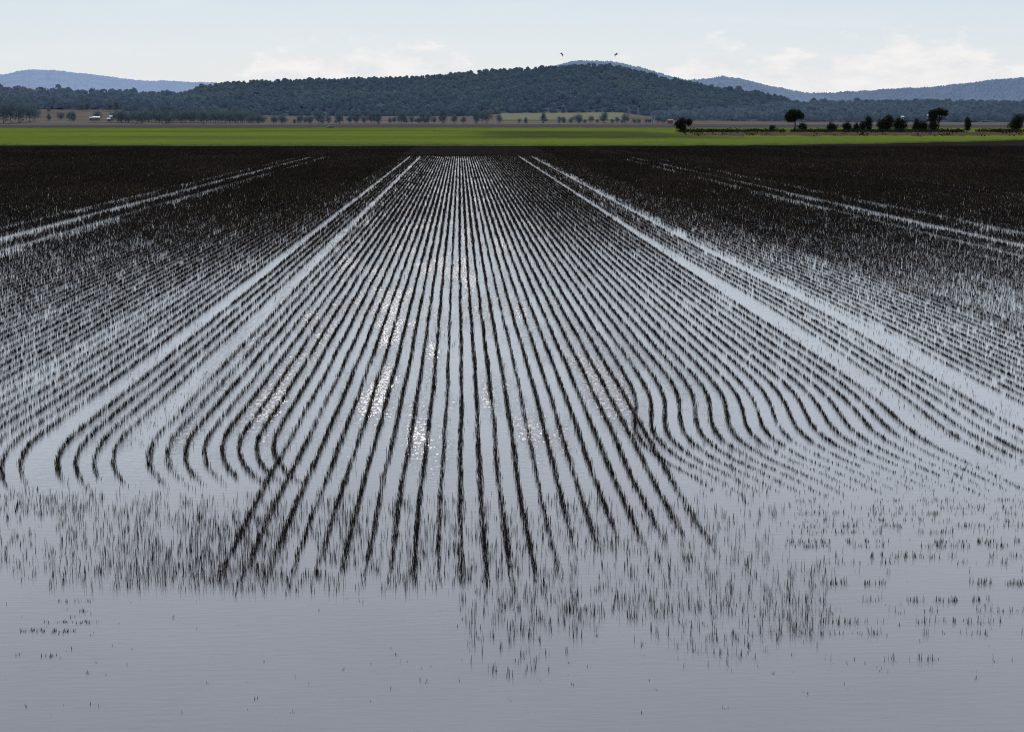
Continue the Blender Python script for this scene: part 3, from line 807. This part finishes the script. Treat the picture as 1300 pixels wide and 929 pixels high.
# closer-grown, ragged stubble on both sides: too dense to count
TRAMS = []
TRAMS = [(-3.80, 0.062), (-4.13, 0.040), (-3.42, 0.028), (4.02, 0.034), (4.38, 0.050), (4.88, 0.040), (7.22, 0.050), (6.9, 0.03), (-6.84, 0.045), (-6.45, 0.03), (9.9, 0.05), (-9.6, 0.05)]
def dense_side(ks, name, label, seed, near_d):
    g = np.random.default_rng(seed)
    XS, YS, HS, WS = [], [], [], []
    for k in ks:
        xk = k * 0.053
        if any(abs(xk - t) < w_ for t, w_ in TRAMS): continue
        # first distance at which this row enters the picture
        lim = abs(xk) * H
        y0 = max(lim / 0.47, 11.3)
        if y0 > 290: continue
        kk = g.uniform(-0.05, 0.05) + k
        side = (near_d, near_d - 60)
        x, y, h, w = row_stems(kk, g, mult=2.7, scatter=0.023, dend=min(d_of_y(y0), side[0]), dfade=side[1] if d_of_y(y0) > side[1] else None, ystop=303.0, hmean=0.086, patchy=0.25, far_tall=True)
        # open patches of water
        nz = fbm(x * 0.22 + 40, y * 0.055, seed + 3, 3)
        open_ = sstep(0.50, 0.66, nz) * (1 - sstep(38, 62, y)) * 0.6
        tram_edge = np.min(np.abs((x / H)[:, None] - np.array([t for t, _ in TRAMS])[None, :]), axis=1)
        open_ = np.maximum(open_, 0.65 * (1 - sstep(0.04, 0.17, tram_edge)) * (np.abs(x / H) < 5) * (fbm(x * 0.5, y * 0.1, 6) > 0.42))
        kp = g.random(len(x)) > np.maximum(open_, (0.30 if seed == 51 else 0.5) * (1 - sstep(26, 50, y)))
        XS.append(x[kp]); YS.append(y[kp]); HS.append(h[kp]); WS.append(w[kp])
    x, y, h, w = (np.concatenate(a) for a in (XS, YS, HS, WS))
    far = y > 236; h[far] *= 0.8
    tone = np.clip(g.random(len(x)) ** 2 * 0.85 + 0.35 * (fbm(x * 0.15, y * 0.05, seed + 9) - 0.35), 0, 1)
    V, Q, T = stems(x, y, h, w, g, lean=0.16, tone=tone)
    tag(link(name, np_mesh(name, V, Q, T), M_stub), label, "stubble", kind="stuff")
    return len(x)
n1 = dense_side(range(-330, ROW_LO), "crop_stubble", "dense ragged stubble standing in shallow water on the left side", 51, 470)
n2 = dense_side(range(ROW_HI + 1, 420), "crop_stubble", "dense ragged stubble standing in shallow water on the right side", 52, 390)

# scattered stalks: headland, weeds between rows, short sprigs
def scatter(zones, seed, hmean, name, label, hsd=0.3, w0=0.0080, lean=0.06):
    g = np.random.default_rng(seed)
    XS, YS, HS = [], [], []
    for (x0, x1, y0, y1, n, clump, hm) in zones:
        px = x0 + (x1 - x0) * g.random(n); py = y0 + (y1 - y0) * g.random(n)
        for a, b in zip(px, py):
            # feather the edges of a zone
            e = min((a - x0) / 40, (x1 - a) / 40, (b - y0) / 14, (y1 - b) / 14, 1.0)
            if g.random() > 0.35 + 0.65 * max(e, 0): continue
            if vnoise(a * 0.028, b * 0.05, seed) < 0.13: continue
            p = ground(a, b)
            m = 1 + g.poisson(clump)
            XS += list(p.x + g.normal(size=m) * 0.022); YS += list(p.y + g.normal(size=m) * 0.05)
            HS += list(np.clip(hm * (1 + hsd * g.normal(size=m)), 0.02, 0.34))
    x, y, h = np.array(XS), np.array(YS), np.array(HS); n = len(x)
    w = w0 * np.maximum(1, y / 30) * (0.6 + 0.8 * g.random(n))
    V, Q, T = stems(x, y, h, w, g, lean=lean)
    tag(link(name, np_mesh(name, V, Q, T), M_stub), label, "stalks", kind="stuff")
scatter([(60, 480, 628, 752, 1350, 1.1, 0.105), (150, 330, 650, 750, 400, 1.3, 0.11), (-60, 130, 622, 662, 330, 1.4, 0.08), (-60, 110, 660, 735, 260, 1.0, 0.095), (300, 600, 625, 752, 420, 1.0, 0.10)],
        61, 0.15, "headland_stalks", "scattered upright stalks in the water at the left headland")
scatter([(480, 780, 632, 752, 650, 1.1, 0.105), (585, 770, 745, 815, 260, 1.5, 0.10), (590, 720, 815, 860, 60, 1.2, 0.08),
         (750, 1000, 640, 790, 520, 1.0, 0.105), (800, 1060, 700, 822, 230, 0.9, 0.105), (975, 1055, 720, 815, 140, 1.4, 0.115), (870, 1000, 560, 640, 130, 1.2, 0.09), (860, 980, 800, 850, 60, 1.3, 0.08)],
        62, 0.15, "headland_stalks", "scattered upright stalks in the water at the middle and right headland")

def sprigs():
    g = np.random.default_rng(63)
    XS, YS, HS = [], [], []
    def line(py, xa, xb, dens, hm):
        n = int((xb - xa) * dens)
        for a in xa + (xb - xa) * g.random(n):
            if vnoise(a * 0.045, py * 0.3, 3) < 0.42: continue
            p = ground(a, py + g.normal() * 0.9); m = 1 + g.poisson(0.5)
            XS.extend(p.x + g.normal(size=m) * 0.012); YS.extend(p.y + g.normal(size=m) * 0.02); HS.extend(np.clip(hm * (1 + .35 * g.normal(size=m)), 0.012, 0.2))
    for py, d in ((636, .35), (645, .3), (652, .4), (661, .3), (668, .45), (676, .25), (688, .6), (694, .4), (707, .45), (715, .25), (727, .1), (741, .45), (763, .42), (776, .22), (790, .25), (805, .2), (838, .08)):
        line(py, 1000 if py < 700 else 1040, 1360, d, 0.05 if py < 700 else 0.062)
    for py, xa, xb in ((763, 55, 120), (776, 45, 112), (784, 70, 100), (790, 52, 125), (801, 20, 105), (813, 66, 92), (833, 55, 75)): line(py, xa, xb, 0.5, 0.03)
    for _ in range(150):
        a, b = -40 + 1380 * g.random(), 758 + 150 * g.random() ** 1.3
        p = ground(a, b); m = 1 + g.poisson(0.6)
        XS.extend(p.x + g.normal(size=m) * 0.02); YS.extend(p.y + g.normal(size=m) * 0.03); HS.extend(0.012 + 0.03 * g.random(m))
    # thin scatter on the open water at right and between the rows
    for _ in range(420):
        a, b = 1000 + 330 * g.random(), 585 + 95 * g.random()
        p = ground(a, b); XS.append(p.x); YS.append(p.y); HS.append(0.03 + 0.04 * g.random())
    for _ in range(2600):
        Y = 19 + 110 * g.random() ** 1.4; xx = -5.5 + 15 * g.random()
        if fbm(xx * 0.8, Y * 0.12, 15, 3) < 0.52: continue
        XS.append(xx); YS.append(Y); HS.append(0.03 + 0.09 * g.random())
    x, y, h = np.array(XS), np.array(YS), np.array(HS); n = len(x)
    V, Q, T = stems(x, y, h, 0.009 * np.maximum(1, y / 30) * (0.6 + 0.8 * g.random(n)), g, lean=0.10)
    tag(link("short_sprigs", np_mesh("short_sprigs", V, Q, T), M_stub), "short drowned stalk tips poking out of the open water", "stalks", kind="stuff")
sprigs()

def track_strays():
    g = np.random.default_rng(81); XS, YS = [], []
    for c, n, hw in ((RT_IN * 0.053, 200, 0.03), (RT_OUT * 0.053, 220, 0.035), (LT_IN * 0.053, 160, 0.03), (LT_OUT * 0.053, 200, 0.03)):
        Y = 26 + 150 * g.random(n * 4) ** 1.5
        keep = fbm(Y * 0.16 + c * 50, Y * 0 + c, 4, 3) > 0.52
        Y = Y[keep][:n * 2]; XS.append(c * H / CP + H * hw * g.normal(size=len(Y))); YS.append(Y)
    x, y = np.concatenate(XS), np.concatenate(YS); n = len(x)
    V, Q, T = stems(x, y, 0.03 + 0.05 * g.random(n), 0.010 * np.maximum(1, y / 30) * (0.6 + 0.8 * g.random(n)), g)
    tag(link("stray_stalks", np_mesh("stray_stalks", V, Q, T), M_stub), "few stray stalks standing in the open wheel tracks", "stalks", kind="stuff")
track_strays()

def far_rows():
    g = np.random.default_rng(71)
    n = 70000
    x = -42 + 88 * g.random(n); y = 226 + 80 * g.random(n)
    k = np.round(x / PITCHROW); x = k * PITCHROW + g.normal(size=n) * 0.05
    h = 0.10 + 0.06 * g.random(n); w = 0.05 + 0.06 * g.random(n)
    V, Q, T = stems(x, y, h, w, g, tone=np.clip(g.random(n) * 0.8 + 0.4 * (fbm(x * 0.02, y * 0.2, 5) - 0.4), 0, 1))
    tag(link("crop_stubble", np_mesh("crop_stubble", V, Q, T), M_stub), "low stubble on black soil between the row ends and the green crop", "stubble", kind="stuff")
far_rows()

# ------------------------------------------------------------------ world and sun
def build_world():
    w = bpy.data.worlds.new("World"); scene.world = w; w.use_nodes = True
    nt = w.node_tree
    bg = nt.nodes["Background"]
    sky = nt.nodes.new("ShaderNodeTexSky"); sky.sky_type = 'NISHITA'; sky.sun_disc = False
    sky.sun_elevation = R(SUN_EL); sky.sun_rotation = R(SUN_AZ)
    sky.air_density = 1.0; sky.dust_density = 0.6; sky.ozone_density = 1.5
    STR = 0.085
    bg.inputs["Strength"].default_value = STR
    tc = nt.nodes.new("ShaderNodeTexCoord"); vec = tc.outputs["Generated"]
    sep = nt.nodes.new("ShaderNodeSeparateXYZ"); nt.links.new(vec, sep.inputs[0])
    M = lambda *a, **k: math_node(nt, *a, **k)
    az = M('ARCTAN2', sep.outputs[0], sep.outputs[1])
    u = M('MULTIPLY_ADD', az, 1 / 0.9, 0.5, clamp=True)          # -0.45..0.45 rad
    def pos(px): return (px - 583) / 1805 / 0.9 + 0.5
    tops = [(-400, .2), (180, .06), (290, .30), (350, .74), (440, .78), (520, .92), (580, .80), (625, .25), (690, .25), (760, .60), (800, .55), (850, .62), (900, .95), (960, .70), (1040, .78), (1130, .95), (1190, .90), (1230, .66), (1300, .70), (1420, .6)]
    r = nt.nodes.new("ShaderNodeValToRGB"); e = r.color_ramp.elements
    while len(e) < len(tops): e.new(0.5)
    for k, (p, v) in enumerate(tops): e[k].position = min(max(pos(p), 0), 1); e[k].color = (v, v, v, 1)
    nt.links.new(u, r.inputs[0])
    top = M('MULTIPLY', r.outputs[0], 0.056)
    mp = nt.nodes.new("ShaderNodeMapping"); mp.inputs["Scale"].default_value = (1, 1, 2.6); nt.links.new(vec, mp.inputs[0])
    n1 = noise(nt, 30, 10, vec=mp.outputs[0], rough=0.62)
    mp2 = nt.nodes.new("ShaderNodeMapping"); mp2.inputs["Scale"].default_value = (1, 1, 7.0); mp2.inputs["Location"].default_value = (3, 1, 0); nt.links.new(vec, mp2.inputs[0])
    n2 = noise(nt, 9, 6, vec=mp2.outputs[0], rough=0.55)
    over = M('SUBTRACT', top, sep.outputs[2])
    dens = M('ADD', M('MULTIPLY_ADD', over, 52.0, 0.22), M('MULTIPLY', M('SUBTRACT', n1, 0.5), 3.6))
    mr = nt.nodes.new("ShaderNodeMapRange"); mr.interpolation_type = 'SMOOTHSTEP'
    mr.inputs[1].default_value = -0.10; mr.inputs[2].default_value = 0.75; nt.links.new(dens, mr.inputs[0])
    cl = M('MULTIPLY', mr.outputs[0], 0.93)
    wisps = nt.nodes.new("ShaderNodeMapRange"); wisps.inputs[1].default_value = 0.52; wisps.inputs[2].default_value = 0.80; wisps.inputs[4].default_value = 0.35; nt.links.new(n2, wisps.inputs[0])
    cl = M('MAXIMUM', cl, wisps.outputs[0])
    # thin high haze takes the yellow out of the forward-scattered horizon
    def mix(f, a, b):
        n = nt.nodes.new("ShaderNodeMix"); n.data_type = 'RGBA'
        if isinstance(f, float): n.inputs[0].default_value = f
        else: nt.links.new(f, n.inputs[0])
        for s, v in ((6, a), (7, b)):
            if isinstance(v, tuple): n.inputs[s].default_value = (*v, 1)
            else: nt.links.new(v, n.inputs[s])
        return n.outputs[2]
    S = 1 / STR
    hz = M('MULTIPLY_ADD', sep.outputs[2], 2.0, 0.0, clamp=True)
    hazec = ramp(nt, hz, [(0.0, (0.505, 0.525, 0.548)), (0.10, (0.475, 0.517, 0.560)), (0.18, (0.418, 0.488, 0.558)), (0.34, (0.76, 0.85, 0.95)), (0.55, (0.62, 0.67, 0.74)), (1.0, (0.26, 0.33, 0.45))])
    hm = nt.nodes.new("ShaderNodeVectorMath"); hm.operation = 'SCALE'; hm.inputs["Scale"].default_value = S * 1.5; nt.links.new(hazec, hm.inputs[0])
    c = mix(0.88, sky.outputs[0], hm.outputs[0])
    shade = ramp(nt, n1, [(0.35, (0.76, 0.78, 0.81)), (0.62, (0.92, 0.90, 0.885))])
    sm = nt.nodes.new("ShaderNodeVectorMath"); sm.operation = 'SCALE'; sm.inputs["Scale"].default_value = S; nt.links.new(shade, sm.inputs[0])
    c = mix(cl, c, sm.outputs[0])
    nt.links.new(c, bg.inputs["Color"])
build_world()

sd = bpy.data.lights.new("sun", 'SUN'); sd.energy = 3.0; sd.angle = R(0.5); sd.color = (1.0, 0.93, 0.84)
so = bpy.data.objects.new("sun", sd); COL.objects.link(so)
dirv = Vector((math.sin(R(SUN_AZ)) * math.cos(R(SUN_EL)), math.cos(R(SUN_AZ)) * math.cos(R(SUN_EL)), math.sin(R(SUN_EL))))
so.rotation_euler = dirv.to_track_quat('Z', 'Y').to_euler()
so.location = (0, 100, 80)

scene.view_settings.view_transform = 'Standard'
scene.view_settings.look = 'None'
scene.view_settings.exposure = 0.0
scene.view_settings.gamma = 1.0
scene.cycles.use_denoising = False
scene.cycles.filter_width = 1.2
scene.cycles.max_bounces = 6
scene.cycles.glossy_bounces = 3
scene.cycles.diffuse_bounces = 2
